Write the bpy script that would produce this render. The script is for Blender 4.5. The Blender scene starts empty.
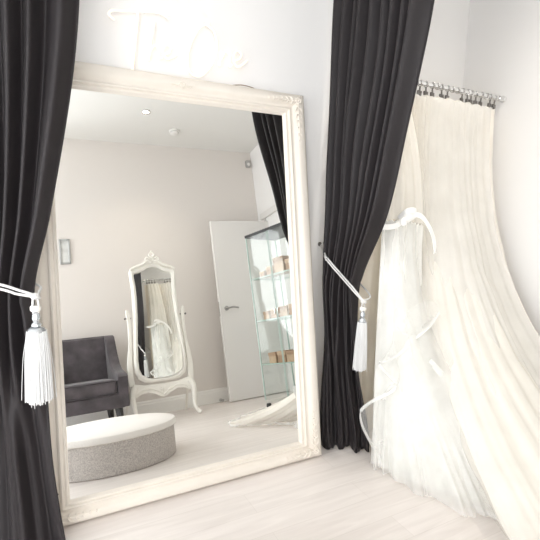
import bpy, bmesh, math, random
from math import sin, cos, pi, radians as R
from mathutils import Vector as V, Matrix, noise
random.seed(7)
S = bpy.context.scene
COL = S.collection

# ------------------------------------------------------------------ materials
def mat(name, col, rough=.6, metal=0., bump=0., bscale=60., sheen=0., var=0., vscale=8., spec=None, detail=4.):
    m = bpy.data.materials.new(name); m.use_nodes = True
    nt = m.node_tree; b = nt.nodes['Principled BSDF']
    b.inputs['Base Color'].default_value = (*col, 1); b.inputs['Roughness'].default_value = rough
    b.inputs['Metallic'].default_value = metal
    if spec is not None: b.inputs['Specular IOR Level'].default_value = spec
    if sheen:
        b.inputs['Sheen Weight'].default_value = sheen; b.inputs['Sheen Roughness'].default_value = .4
    tc = nt.nodes.new('ShaderNodeTexCoord')
    if bump:
        n = nt.nodes.new('ShaderNodeTexNoise'); n.inputs['Scale'].default_value = bscale; n.inputs['Detail'].default_value = detail
        bp = nt.nodes.new('ShaderNodeBump'); bp.inputs['Strength'].default_value = bump; bp.inputs['Distance'].default_value = .01
        nt.links.new(tc.outputs['Object'], n.inputs['Vector']); nt.links.new(n.outputs['Fac'], bp.inputs['Height'])
        nt.links.new(bp.outputs['Normal'], b.inputs['Normal'])
    if var:
        n = nt.nodes.new('ShaderNodeTexNoise'); n.inputs['Scale'].default_value = vscale; n.inputs['Detail'].default_value = detail
        r = nt.nodes.new('ShaderNodeValToRGB')
        lo = [max(0, c*(1-var)) for c in col]; hi = [min(1, c*(1+var)) for c in col]
        r.color_ramp.elements[0].position = .3; r.color_ramp.elements[1].position = .7
        r.color_ramp.elements[0].color = (*lo, 1); r.color_ramp.elements[1].color = (*hi, 1)
        nt.links.new(tc.outputs['Object'], n.inputs['Vector']); nt.links.new(n.outputs['Fac'], r.inputs['Fac'])
        nt.links.new(r.outputs['Color'], b.inputs['Base Color'])
    return m

def emit(name, col, s):
    m = bpy.data.materials.new(name); m.use_nodes = True; nt = m.node_tree
    b = nt.nodes['Principled BSDF']; b.inputs['Base Color'].default_value = (*col, 1)
    b.inputs['Emission Color'].default_value = (*col, 1); b.inputs['Emission Strength'].default_value = s
    return m

def tulle(name, col, alpha, trans=.45, scale=300.):
    """net fabric: diffuse + translucent threads over holes"""
    m = bpy.data.materials.new(name); m.use_nodes = True; nt = m.node_tree; nt.nodes.clear()
    out = nt.nodes.new('ShaderNodeOutputMaterial')
    d = nt.nodes.new('ShaderNodeBsdfDiffuse'); d.inputs['Color'].default_value = (*col, 1)
    t = nt.nodes.new('ShaderNodeBsdfTranslucent'); t.inputs['Color'].default_value = (*col, 1)
    tr = nt.nodes.new('ShaderNodeBsdfTransparent')
    mx = nt.nodes.new('ShaderNodeMixShader'); mx.inputs['Fac'].default_value = trans
    m2 = nt.nodes.new('ShaderNodeMixShader')
    tc = nt.nodes.new('ShaderNodeTexCoord')
    n = nt.nodes.new('ShaderNodeTexNoise'); n.inputs['Scale'].default_value = 5.; n.inputs['Detail'].default_value = 5.
    mr = nt.nodes.new('ShaderNodeMapRange'); mr.inputs['From Min'].default_value = .35; mr.inputs['From Max'].default_value = .65
    mr.inputs['To Min'].default_value = max(0, alpha-.04); mr.inputs['To Max'].default_value = min(1, alpha+.04)
    nt.links.new(tc.outputs['Object'], n.inputs['Vector']); nt.links.new(n.outputs['Fac'], mr.inputs['Value'])
    at = nt.nodes.new('ShaderNodeAttribute'); at.attribute_name = 'weave'
    mu = nt.nodes.new('ShaderNodeMath'); mu.operation = 'MULTIPLY'
    nt.links.new(mr.outputs['Result'], mu.inputs[0]); nt.links.new(at.outputs['Fac'], mu.inputs[1])
    nt.links.new(mu.outputs[0], m2.inputs['Fac'])
    nt.links.new(d.outputs[0], mx.inputs[1]); nt.links.new(t.outputs[0], mx.inputs[2])
    nt.links.new(tr.outputs[0], m2.inputs[1]); nt.links.new(mx.outputs[0], m2.inputs[2])
    nt.links.new(m2.outputs[0], out.inputs['Surface'])
    return m

def glass(name, tint, refl=.08):
    m = bpy.data.materials.new(name); m.use_nodes = True; nt = m.node_tree; nt.nodes.clear()
    out = nt.nodes.new('ShaderNodeOutputMaterial')
    g = nt.nodes.new('ShaderNodeBsdfGlossy'); g.inputs['Roughness'].default_value = .02
    tr = nt.nodes.new('ShaderNodeBsdfTransparent'); tr.inputs['Color'].default_value = (*tint, 1)
    lw = nt.nodes.new('ShaderNodeLayerWeight'); lw.inputs['Blend'].default_value = .5
    pw = nt.nodes.new('ShaderNodeMath'); pw.operation = 'POWER'; pw.inputs[1].default_value = 4.
    ma = nt.nodes.new('ShaderNodeMath'); ma.operation = 'MULTIPLY_ADD'; ma.inputs[1].default_value = .4; ma.inputs[2].default_value = refl*.5
    mx = nt.nodes.new('ShaderNodeMixShader')
    nt.links.new(lw.outputs['Facing'], pw.inputs[0]); nt.links.new(pw.outputs[0], ma.inputs[0])
    nt.links.new(ma.outputs[0], mx.inputs['Fac'])
    nt.links.new(tr.outputs[0], mx.inputs[1]); nt.links.new(g.outputs[0], mx.inputs[2])
    nt.links.new(mx.outputs[0], out.inputs['Surface'])
    return m

def mirror_mat(name, col):
    m = bpy.data.materials.new(name); m.use_nodes = True; nt = m.node_tree; nt.nodes.clear()
    out = nt.nodes.new('ShaderNodeOutputMaterial')
    g = nt.nodes.new('ShaderNodeBsdfGlossy'); g.inputs['Roughness'].default_value = 0.; g.inputs['Color'].default_value = (*col, 1)
    nt.links.new(g.outputs[0], out.inputs['Surface'])
    return m

def floor_mat():
    m = bpy.data.materials.new('whitewashed_boards'); m.use_nodes = True; nt = m.node_tree
    b = nt.nodes['Principled BSDF']; L = nt.links.new
    tc = nt.nodes.new('ShaderNodeTexCoord')
    br = nt.nodes.new('ShaderNodeTexBrick'); br.offset = .37; br.inputs['Scale'].default_value = 1.
    br.inputs['Brick Width'].default_value = 1.3; br.inputs['Row Height'].default_value = .13
    br.inputs['Mortar Size'].default_value = .0016; br.inputs['Mortar Smooth'].default_value = .2
    br.inputs['Color1'].default_value = (.76, .715, .69, 1); br.inputs['Color2'].default_value = (.725, .68, .652, 1)
    br.inputs['Mortar'].default_value = (.68, .635, .605, 1); br.inputs['Bias'].default_value = 0
    L(tc.outputs['Object'], br.inputs['Vector'])
    mp = nt.nodes.new('ShaderNodeMapping'); mp.inputs['Scale'].default_value = (2.2, 26, 1)
    n = nt.nodes.new('ShaderNodeTexNoise'); n.inputs['Scale'].default_value = 1.; n.inputs['Detail'].default_value = 7; n.inputs['Distortion'].default_value = 1.2
    L(tc.outputs['Object'], mp.inputs['Vector']); L(mp.outputs[0], n.inputs['Vector'])
    rp = nt.nodes.new('ShaderNodeValToRGB'); rp.color_ramp.elements[0].position = .3; rp.color_ramp.elements[1].position = .72
    rp.color_ramp.elements[0].color = (.93, .92, .915, 1); rp.color_ramp.elements[1].color = (1.06, 1.06, 1.06, 1)
    L(n.outputs['Fac'], rp.inputs['Fac'])
    mx = nt.nodes.new('ShaderNodeMix'); mx.data_type = 'RGBA'; mx.blend_type = 'MULTIPLY'; mx.inputs['Factor'].default_value = 1
    L(br.outputs['Color'], mx.inputs[6]); L(rp.outputs['Color'], mx.inputs[7]); L(mx.outputs[2], b.inputs['Base Color'])
    b.inputs['Roughness'].default_value = .42; b.inputs['Specular IOR Level'].default_value = .35
    return m

M = dict(
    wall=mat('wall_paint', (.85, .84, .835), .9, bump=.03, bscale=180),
    rear=mat('wall_paint_rear_shade', (.755, .715, .685), .9, bump=.03, bscale=180),  # wall paint darkened to put the rear wall's shade into its colour
    ceil=mat('ceiling_paint', (.78, .775, .755), .95),
    skirt=mat('skirting_gloss', (.86, .85, .83), .35),
    floor=floor_mat(),
    frame=mat('cream_painted_wood', (.78, .725, .655), .5, bump=.08, bscale=35, var=.02, vscale=14),
    white_wood=mat('ivory_painted_wood', (.87, .85, .80), .4, var=.02),
    mirror=mirror_mat('silvered_glass', (.88, .885, .87)),
    mirror2=mirror_mat('silvered_glass_small', (.86, .87, .85)),
    curtain=mat('black_satin', (.016, .0126, .0138), .6, bump=.03, bscale=260, sheen=.03, spec=.35),
    rope=mat('white_rope', (.70, .69, .68), .7, bump=.5, bscale=300),
    fringe=mat('white_fringe', (.66, .66, .66), .75),
    crystal=mat('clear_crystal', (.50, .52, .54), .12, metal=.6),
    bead=mat('pearl_bead', (.72, .69, .65), .25),
    chrome=mat('chrome', (.78, .78, .78), .18, metal=1.),
    dullmetal=mat('tarnished_clip_metal', (.20, .19, .18), .35, metal=.8),
    neon=emit('neon_tube', (1., .84, .66), .46),
    cable=mat('cable_brown', (.32, .24, .18), .6),
    black=mat('black_plastic', (.02, .02, .022), .4),
    nickel=mat('satin_nickel', (.42, .41, .40), .3, metal=.9),
    door=mat('door_gloss_white', (.77, .755, .74), .35),
    velvet=mat('grey_velvet', (.075, .064, .071), .75, sheen=.3, var=.42, vscale=9, bump=.08, bscale=120),
    piping=mat('dark_velvet_piping', (.06, .053, .06), .8),
    legblack=mat('black_lacquer', (.015, .014, .014), .3),
    podium=mat('grey_glitter_fabric', (.50, .465, .44), .75, var=.28, vscale=160, bump=.4, bscale=220),
    podtop=mat('pale_podium_cloth', (.80, .77, .74), .8, bump=.3, bscale=90),
    cab=glass('cabinet_glass', (.975, .99, .985)),
    cabedge=mat('green_glass_edge', (.46, .58, .54), .15),
    winglass=glass('window_glass', (.98, .99, .99)),
    kraft=mat('kraft_card', (.42, .27, .18), .8, var=.12, vscale=20),
    tan=mat('tan_card', (.55, .39, .27), .8, var=.1, vscale=20),
    silver=mat('silver_frame', (.55, .56, .56), .35, metal=.6, bump=.3, bscale=60),
    art=mat('pale_print', (.68, .69, .68), .6, var=.15, vscale=16),
    plastic=mat('white_plastic', (.80, .79, .77), .4),
    greyplastic=mat('grey_plastic', (.45, .44, .43), .5),
    bulb=emit('lamp_lens', (1., .86, .62), 14.),
    ivory=tulle('ivory_tulle', (.95, .87, .745), .94, .12),
    cream=tulle('cream_tulle', (.91, .88, .82), .74, .12),
    cream2=tulle('cream_tulle_soft', (.90, .885, .855), .6, .12),
    whitet=tulle('white_tulle', (.88, .875, .845), .5, .12),
    whitet2=tulle('white_tulle_dense', (.88, .875, .845), .95, .12),
    sheer=tulle('sheer_tulle', (.92, .92, .90), .25, .2),
    satin=mat('white_satin', (.93, .92, .90), .32, sheen=.2),
    horse=tulle('horsehair_ribbon', (.95, .95, .94), .42, .2),
)

# ------------------------------------------------------------------ mesh builder
class MB:
    def __init__(s): s.v = []; s.f = []
    def add(s, vs, fs):
        k = len(s.v); s.v += [tuple(v) for v in vs]; s.f += [tuple(i+k for i in f) for f in fs]; return s
    def box(s, c, d, rz=0, bev=0.):
        bm = bmesh.new(); bmesh.ops.create_cube(bm, size=1)
        for v in bm.verts: v.co = V((v.co.x*d[0], v.co.y*d[1], v.co.z*d[2]))
        if bev: bmesh.ops.bevel(bm, geom=list(bm.edges), offset=bev, segments=3, affect='EDGES', profile=.6)
        m = Matrix.Translation(V(c)) @ Matrix.Rotation(rz, 4, 'Z')
        bm.verts.ensure_lookup_table(); bm.verts.index_update()
        s.add([m @ v.co for v in bm.verts], [[v.index for v in f.verts] for f in bm.faces]); bm.free(); return s
    def sweep(s, pts, rad, n=8, cap=True):
        pts = [V(p) for p in pts]; N = len(pts)
        if not hasattr(rad, '__len__'): rad = [rad]*N
        up = None; rings = []
        for i, p in enumerate(pts):
            t = (pts[min(i+1, N-1)]-pts[max(i-1, 0)])
            t = t.normalized() if t.length > 1e-9 else V((0, 0, 1))
            if up is None:
                a = V((0, 0, 1)) if abs(t.z) < .9 else V((1, 0, 0)); up = (a - t*a.dot(t)).normalized()
            else:
                up = up - t*up.dot(t); up = up.normalized() if up.length > 1e-6 else t.orthogonal().normalized()
            b = t.cross(up)
            rings.append([p+(up*cos(2*pi*j/n)+b*sin(2*pi*j/n))*rad[i] for j in range(n)])
        vs = [q for r in rings for q in r]; fs = []
        for i in range(N-1):
            for j in range(n): fs.append((i*n+j, i*n+(j+1) % n, (i+1)*n+(j+1) % n, (i+1)*n+j))
        if cap: fs += [tuple(range(n))[::-1], tuple((N-1)*n+j for j in range(n))]
        return s.add(vs, fs)
    def lathe(s, prof, c=(0, 0, 0), n=32, sx=1., sy=1., wob=None):
        vs = []; fs = []
        for (r, z) in prof:
            for j in range(n):
                a = 2*pi*j/n; k = 1 if wob is None else wob(a, z)
                vs.append((c[0]+r*k*cos(a)*sx, c[1]+r*k*sin(a)*sy, c[2]+z))
        for i in range(len(prof)-1):
            for j in range(n): fs.append((i*n+j, i*n+(j+1) % n, (i+1)*n+(j+1) % n, (i+1)*n+j))
        fs += [tuple(range(n))[::-1], tuple((len(prof)-1)*n+j for j in range(n))]
        return s.add(vs, fs)
    def ball(s, c, r, n=12, m=8):
        r = (r, r, r) if not hasattr(r, '__len__') else r
        vs = []; fs = []
        for i in range(1, m):
            for j in range(n):
                a, b = pi*i/m, 2*pi*j/n
                vs.append((c[0]+r[0]*sin(a)*cos(b), c[1]+r[1]*sin(a)*sin(b), c[2]+r[2]*cos(a)))
        k = len(vs); vs += [(c[0], c[1], c[2]+r[2]), (c[0], c[1], c[2]-r[2])]
        for i in range(m-2):
            for j in range(n): fs.append((i*n+j, (i+1)*n+j, (i+1)*n+(j+1) % n, i*n+(j+1) % n))
        for j in range(n): fs += [(k, j, (j+1) % n), (k+1, (m-2)*n+(j+1) % n, (m-2)*n+j)]
        return s.add(vs, fs)
    def prism(s, poly, lo, hi, axis=1, bev=0.):
        """polygon in the two other axes, extruded along axis"""
        def P(a, b, h): return (h, a, b) if axis == 0 else (a, h, b) if axis == 1 else (a, b, h)
        bm = bmesh.new()
        A = [bm.verts.new(P(a, b, lo)) for a, b in poly]; B = [bm.verts.new(P(a, b, hi)) for a, b in poly]; n = len(poly)
        bm.faces.new(A); bm.faces.new(B[::-1])
        for i in range(n): bm.faces.new((A[i], B[i], B[(i+1) % n], A[(i+1) % n]))
        bmesh.ops.recalc_face_normals(bm, faces=bm.faces)
        if bev:
            es = [e for e in bm.edges if (e.verts[0] in A) == (e.verts[1] in A)]
            bmesh.ops.bevel(bm, geom=es, offset=bev, segments=3, affect='EDGES', profile=.6)
        bm.verts.ensure_lookup_table(); bm.verts.index_update()
        s.add([v.co.copy() for v in bm.verts], [[v.index for v in f.verts] for f in bm.faces]); bm.free(); return s
    def grid(s, fn, nu, nv):
        vs = [fn(i/nu, j/nv) for j in range(nv+1) for i in range(nu+1)]
        fs = [(j*(nu+1)+i, j*(nu+1)+i+1, (j+1)*(nu+1)+i+1, (j+1)*(nu+1)+i) for j in range(nv) for i in range(nu)]
        return s.add(vs, fs)
    def xf(s, m): s.v = [tuple(m @ V(v)) for v in s.v]; return s
    def build(s, name, m, parent=None, smooth=True, ang=40, recalc=True):
        me = bpy.data.meshes.new(name); me.from_pydata(s.v, [], s.f); me.validate()
        if recalc:
            bm = bmesh.new(); bm.from_mesh(me); bmesh.ops.recalc_face_normals(bm, faces=bm.faces); bm.to_mesh(me); bm.free()
        if smooth:
            for p in me.polygons: p.use_smooth = True
            if ang: me.set_sharp_from_angle(angle=R(ang))
        me.materials.append(m)
        if 'tulle' in m.name or 'horsehair' in m.name:
            at = me.attributes.new('weave', 'FLOAT', 'POINT'); at.data.foreach_set('value', [1.]*len(me.vertices))
        o = bpy.data.objects.new(name, me); COL.objects.link(o)
        if parent: o.parent = parent
        return o

def tag(o, label, cat, group=None):
    o['label'] = label; o['category'] = cat
    if group: o['group'] = group
    return o
def thing(name, loc, label, cat, rz=0., group=None):
    o = bpy.data.objects.new(name, None); COL.objects.link(o); o.location = loc; o.rotation_euler = (0, 0, rz)
    o.empty_display_size = .05
    return tag(o, label, cat, group)
def struct(name, mb, m, parent=None, **k):
    o = mb.build(name, m, parent, **k)
    if not parent: o['kind'] = 'structure'
    return o
def copy_tree(o, parent=None):
    c = o.copy(); COL.objects.link(c)
    if parent: c.parent = parent
    for ch in list(o.children): copy_tree(ch, c)
    return c
def crom(pts, n=8, closed=False):
    pts = [V(p) for p in pts]; N = len(pts); out = []
    for i in range(N if closed else N-1):
        g = (lambda k: pts[k % N]) if closed else (lambda k: pts[max(0, min(N-1, k))])
        a, b, c, d = g(i-1), g(i), g(i+1), g(i+2)
        for k in range(n):
            t = k/n
            out.append(.5*((2*b)+(c-a)*t+(2*a-5*b+4*c-d)*t*t+(3*b-a-3*c+d)*t**3))
    out.append(pts[0].copy() if closed else pts[-1].copy())
    return out
def lerp(a, b, t): return a+(b-a)*t
def table(t, rows):
    """piecewise smooth interpolation of rows [(key, vals...)]"""
    rows = sorted(rows)
    if t <= rows[0][0]: return rows[0][1:]
    for i in range(len(rows)-1):
        r0, r1 = rows[i], rows[i+1]
        if t <= r1[0]:
            h = r1[0]-r0[0]; k = (t-r0[0])/h; out = []
            ra, rb = rows[max(0, i-1)], rows[min(len(rows)-1, i+2)]
            for c in range(1, len(r0)):
                m0 = (r1[c]-ra[c])/max(1e-6, r1[0]-ra[0])*h; m1 = (rb[c]-r0[c])/max(1e-6, rb[0]-r0[0])*h
                out.append(r0[c]*(2*k**3-3*k*k+1)+m0*(k**3-2*k*k+k)+r1[c]*(3*k*k-2*k**3)+m1*(k**3-k*k))
            return tuple(out)
    return rows[-1][1:]

# ------------------------------------------------------------------ camera
FPX = 470.
yaw, pit, rol = R(28.512), R(-8.334), R(1.594)
fw = V((sin(yaw)*cos(pit), cos(yaw)*cos(pit), sin(pit)))
r0 = V((cos(yaw), -sin(yaw), 0)); u0 = r0.cross(fw)
rx = r0*cos(rol)+u0*sin(rol); uy = -r0*sin(rol)+u0*cos(rol)
cam = bpy.data.cameras.new('camera'); cam.sensor_width = 36; cam.lens = 36*FPX/540; cam.clip_start = .02
co = bpy.data.objects.new('camera', cam); COL.objects.link(co)
mw = Matrix((rx, uy, -fw)).transposed().to_4x4(); mw.translation = (0, -1.818, 1.263)
co.matrix_world = mw; S.camera = co

# ------------------------------------------------------------------ room
YW, YB, XL, ZC = .335, -2.9, -2.3, 2.96          # front wall, rear wall, left wall, ceiling
XR0, XR1 = 2.51, 2.66                            # right wall at the front / at the rear
struct('floor', MB().box((.2, -1.3, -.05), (5.4, 3.7, .1)), M['floor'], smooth=False)
struct('ceiling', MB().box((.2, -1.3, ZC+.05), (5.4, 3.7, .1)), M['ceil'], smooth=False)
struct('wall_front', MB().box((.2, YW+.05, ZC/2), (5.4, .1, ZC)), M['wall'], smooth=False)
RX0, RX1, RZ0, RZ1 = -1.95, .20, .12, 2.45      # shop window in the rear wall, left of what the mirror shows
wr = MB().box(((-2.5+RX0)/2, YB-.05, ZC/2), (RX0+2.5, .1, ZC)).box(((RX1+2.9)/2, YB-.05, ZC/2), (2.9-RX1, .1, ZC))
wr.box(((RX0+RX1)/2, YB-.05, RZ0/2), (RX1-RX0, .1, RZ0)).box(((RX0+RX1)/2, YB-.05, (RZ1+ZC)/2), (RX1-RX0, .1, ZC-RZ1))
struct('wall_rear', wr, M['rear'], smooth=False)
struct('wall_right', MB().prism([(XR0, YW), (XR1, YB), (XR1+.1, YB), (XR0+.1, YW)], 0, ZC, axis=2), M['wall'], smooth=False)
wl = MB()                                        # left wall with a wide shop window
WY0, WY1, WZ0, WZ1 = -2.65, .10, .18, 2.72
wl.box((XL-.06, (YB+WY0)/2, ZC/2), (.12, WY0-YB, ZC)).box((XL-.06, (WY1+YW)/2, ZC/2), (.12, YW-WY1, ZC))
wl.box((XL-.06, (WY0+WY1)/2, WZ0/2), (.12, WY1-WY0, WZ0)).box((XL-.06, (WY0+WY1)/2, (WZ1+ZC)/2), (.12, WY1-WY0, ZC-WZ1))
struct('wall_left', wl, M['wall'], smooth=False)
wf = MB(); wyc, wzc = (WY0+WY1)/2, (WZ0+WZ1)/2
for y in (WY0+.03, wyc, WY1-.03): wf.box((XL-.06, y, wzc), (.07, .06, WZ1-WZ0))
for z in (WZ0+.03, WZ1-.03): wf.box((XL-.06, wyc, z), (.07, WY1-WY0, .06))
w1 = struct('window_1', wf, M['skirt'], smooth=False)
wf2 = MB(); rxc, rzc = (RX0+RX1)/2, (RZ0+RZ1)/2
for x in (RX0+.03, rxc, RX1-.03): wf2.box((x, YB-.05, rzc), (.06, .07, RZ1-RZ0))
for z in (RZ0+.03, RZ1-.03): wf2.box((rxc, YB-.05, z), (RX1-RX0, .07, .06))
w2 = struct('window_2', wf2, M['skirt'], smooth=False)
MB().box((rxc, YB-.05, rzc), (RX1-RX0-.1, .006, RZ1-RZ0-.1)).build('window_pane', M['winglass'], w2, smooth=False)
MB().box((XL-.06, wyc, wzc), (.006, WY1-WY0-.1, WZ1-WZ0-.1)).build('window_pane', M['winglass'], w1, smooth=False)
def skirting(name, p0, p1, nrm):
    p0, p1, nrm = V((*p0, 0)), V((*p1, 0)), V((*nrm, 0))
    prof = [(0, 0), (.018, 0), (.018, .11), (.012, .122), (.012, .135), (.004, .15), (0, .15)]
    vs = [p+nrm*a+V((0, 0, b)) for p in (p0, p1) for a, b in prof]; n = len(prof)
    fs = [(i, (i+1) % n, n+(i+1) % n, n+i) for i in range(n)]+[tuple(range(n)), tuple(range(n, 2*n))[::-1]]
    return struct(name, MB().add(vs, fs), M['skirt'], smooth=False)
skirting('baseboard_rear', (XL, YB), (XR1, YB), (0, 1))
skirting('baseboard_front', (XL, YW), (XR0, YW), (0, -1))
skirting('baseboard_right', (XR0, YW), (lerp(XR0, XR1, .62), lerp(YW, YB, .62)), (-1, 0))

# door: open leaf hinged on the right wall by the rear corner, standing parallel to the rear wall
dl = MB().box((2.285, -2.66, 1.0), (.735, .042, 1.98), bev=.003)
d1 = struct('door_1', dl, M['door'])
for y, sgn in ((-2.636, 1), (-2.684, -1)):
    MB().lathe([(0, 0), (.026, 0), (.026, .006), (.022, .009), (0, .009)], n=24).xf(
        Matrix.Translation((1.99, y, 1.0)) @ Matrix.Rotation(-sgn*pi/2, 4, 'X')).build('rose', M['nickel'], d1)
    MB().sweep(crom([(1.99, y, 1.0), (1.99, y+sgn*.045, 1.0), (2.01, y+sgn*.052, 1.0), (2.06, y+sgn*.05, 1.006), (2.115, y+sgn*.048, .992)], 6),
               .0095, 10).build('door_handle', M['nickel'], d1)
MB().box((1.916, -2.66, 1.0), (.004, .022, .16)).build('latch_plate', M['chrome'], d1, smooth=False)
for z in (.25, 1.0, 1.75): MB().sweep([(2.655, -2.635, z-.05), (2.655, -2.635, z+.05)], .008, 10).build('hinge', M['chrome'], d1)
tr = MB()
for y in (-2.715, -1.99): tr.box((lerp(XR0, XR1, (YW-y)/(YW-YB))-.012, y, 1.035), (.03, .07, 2.07))
tr.box((lerp(XR0, XR1, .83)-.012, -2.352, 2.07), (.03, .80, .07))
struct('trim_1', tr, M['door'], smooth=False)
st = MB().lathe([(0, 0), (.017, 0), (.017, .004), (.009, .008), (.009, .05), (.014, .052), (.014, .07), (0, .07)], n=16).xf(
    Matrix.Translation((1.90, YB+.018, .02)) @ Matrix.Rotation(-pi/2, 4, 'X'))
tag(st.build('door_stop', M['greyplastic']), 'small grey door stop on the skirting by the open white door', 'door stop')

# ------------------------------------------------------------------ big leaning mirror
TH = R(9.463)
mir = thing('leaning_mirror', (0, 0, .004), 'huge cream framed mirror leaning against the wall between two black curtains', 'mirror')
mir.rotation_euler = (-TH, 0, 0)
OX0, OX1, OZ0, OZ1 = .027, 1.306, .0, 1.812
IX0, IX1, IZ0, IZ1 = .139, 1.184, .089, 1.703
prof = [(0, .024), (0, -.010), (.05, -.022), (.13, -.030), (.24, -.034), (.36, -.033), (.46, -.027), (.55, -.018), (.60, -.015), (.66, -.015),
        (.69, -.021), (.74, -.024), (.79, -.021), (.81, -.014), (.86, -.013), (.88, -.017), (.92, -.017), (.95, -.011), (1., -.002), (1., .008)]
fr = MB(); NP = len(prof); vs = []
for t, y in prof:
    x0, x1, z0, z1 = lerp(OX0, IX0, t), lerp(OX1, IX1, t), lerp(OZ0, IZ0, t), lerp(OZ1, IZ1, t)
    vs += [(x0, y, z0), (x1, y, z0), (x1, y, z1), (x0, y, z1)]
fs = [(i*4+k, i*4+(k+1) % 4, (i+1)*4+(k+1) % 4, (i+1)*4+k) for i in range(NP-1) for k in range(4)]
fr.add(vs, fs).build('mirror_frame', M['frame'], mir, ang=30)
MB().add([(IX0-.005, 0, IZ0-.005), (IX1+.005, 0, IZ0-.005), (IX1+.005, 0, IZ1+.005), (IX0-.005, 0, IZ1+.005)], [(0, 1, 2, 3)]).build(
    'mirror_glass', M['mirror'], mir, smooth=False, recalc=False)
MB().box(((OX0+OX1)/2, .017, (OZ0+OZ1)/2), (OX1-OX0-.02, .012, OZ1-OZ0-.02)).build('back_board', M['frame'], mir, smooth=False)
def leafrow(mb, o, d, w, n, L, s0=.017):
    """carved acanthus: leaves fanning along d from o, w = sideways"""
    o, d, w = V(o), V(d), V(w); nrm = V((0, -1, 0))
    for i in range(n):
        t = i/max(1, n-1); c = o+d*(L*t); s = s0*(1-.55*t)
        for sg in (-1, 1):
            tip = c+d*(s*1.5)+w*(sg*s*1.25*(1-.2*t)); mid = c+d*(s*.5)+w*(sg*s*.9)
            mb.sweep([c, lerp(c, mid, .6)+nrm*.003, mid+nrm*.004, tip+nrm*.001], [s*.2, s*.3, s*.27, s*.06], 8)
        mb.ball(c+nrm*.003, (s*.34,)*3, 8, 6)
    mb.sweep([o, o+d*L*.5+nrm*.003, o+d*L], [.005, .005, .002], 6)
def rosette(mb, c, r):
    c = V(c)
    for k in range(8):
        a = k*pi/4; e = V((cos(a), 0, sin(a)))
        mb.sweep([c+e*r*.15, c+e*r*.6+V((0, -.005, 0)), c+e*r], [r*.16, r*.26, r*.08], 8)
    mb.ball(c+V((0, -.004, 0)), r*.28, 10, 8)
YF = -.0315; cw = .042
for (cx, cz, sx, sz) in ((OX0+cw, OZ0+cw-.006, 1, 1), (OX1-cw-.004, OZ0+cw-.006, -1, 1), (OX1-cw-.004, OZ1-cw, -1, -1), (OX0+cw, OZ1-cw, 1, -1)):
    m = MB(); rosette(m, (cx, YF, cz), .022)
    leafrow(m, (cx+sx*.03, YF, cz), (sx, 0, 0), (0, 0, 1), 6, .13); leafrow(m, (cx, YF, cz+sz*.03), (0, 0, sz), (1, 0, 0), 6, .16)
    leafrow(m, (cx-sx*.012, YF+.006, cz-sz*.012), (-sx*.7, 0, -sz*.7), (.7*sx, 0, -.7*sz), 2, .018, .012)
    m.build('corner_carving', M['frame'], mir)
m = MB(); zc = OZ1-cw; xc = .668
rosette(m, (xc, YF+.002, zc), .018)
for sx in (-1, 1): leafrow(m, (xc+sx*.022, YF+.004, zc), (sx, 0, 0), (0, 0, 1), 3, .035, .011)
for k in (-1, 0, 1): m.sweep([(xc+k*.010, YF+.004, zc+.012), (xc+k*.016, YF+.006, zc+.026), (xc+k*.024, YF+.010, zc+.034)], [.005, .006, .002], 8)
m.build('crest_carving', M['frame'], mir)

# ------------------------------------------------------------------ neon sign
ns = thing('neon_sign', (.68, YW, 1.92), 'glowing warm white neon sign in script reading The One above the big mirror', 'sign')
YN = .295
words = {'letter_t': [[(.394, 1.978), (.372, 1.995), (.386, 2.013), (.438, 2.021), (.52, 2.036), (.584, 2.041), (.622, 2.026)],
                      [(.487, 2.026), (.482, 1.958), (.472, 1.877), (.463, 1.795)]],
         'letter_h': [[(.556, 2.0), (.545, 1.94), (.531, 1.845), (.540, 1.885), (.560, 1.908), (.574, 1.892), (.576, 1.86), (.590, 1.862)]],
         'letter_e': [[(.590, 1.872), (.618, 1.888), (.628, 1.908), (.616, 1.924), (.600, 1.912), (.594, 1.884), (.612, 1.862), (.655, 1.886)]],
         'letter_o': [[(.787, 2.036), (.826, 2.014), (.842, 1.948), (.818, 1.868), (.762, 1.812), (.714, 1.824), (.704, 1.882), (.722, 1.952), (.758, 2.014), (.805, 2.046)]],
         'letter_n': [[(.857, 1.868), (.861, 1.934), (.863, 1.900), (.884, 1.936), (.904, 1.924), (.906, 1.875), (.918, 1.885)]],
         'letter_e ': [[(.922, 1.900), (.956, 1.918), (.962, 1.940), (.944, 1.950), (.926, 1.930), (.928, 1.896), (.950, 1.880), (.993, 1.912)]]}
NC = V((.68, YW, 1.92))
for k, strokes in words.items():
    m = MB()
    for st in strokes: m.sweep([p-NC for p in crom([(x, YN, z) for x, z in st], 8)], .0050, 8)
    m.build(k.strip(), M['neon'], ns)
for x, z in ((.52, 2.036), (.475, 1.9), (.6, 1.88), (.842, 1.948), (.704, 1.882), (.95, 1.88)): MB().sweep([V((x, YN, z))-NC, V((x, YW, z))-NC], .002, 6).build('standoff', M['cab'], ns)
MB().sweep([p-NC for p in crom([(.90, .331, 1.77), (.905, .328, 1.785), (.915, .310, 1.7925), (.95, .296, 1.799), (.99, .293, 1.800), (1.04, .300, 1.794), (1.06, .322, 1.786), (1.07, .330, 1.76)], 6)],
           .0025, 6).build('power_lead', M['cable'], ns)

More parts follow.
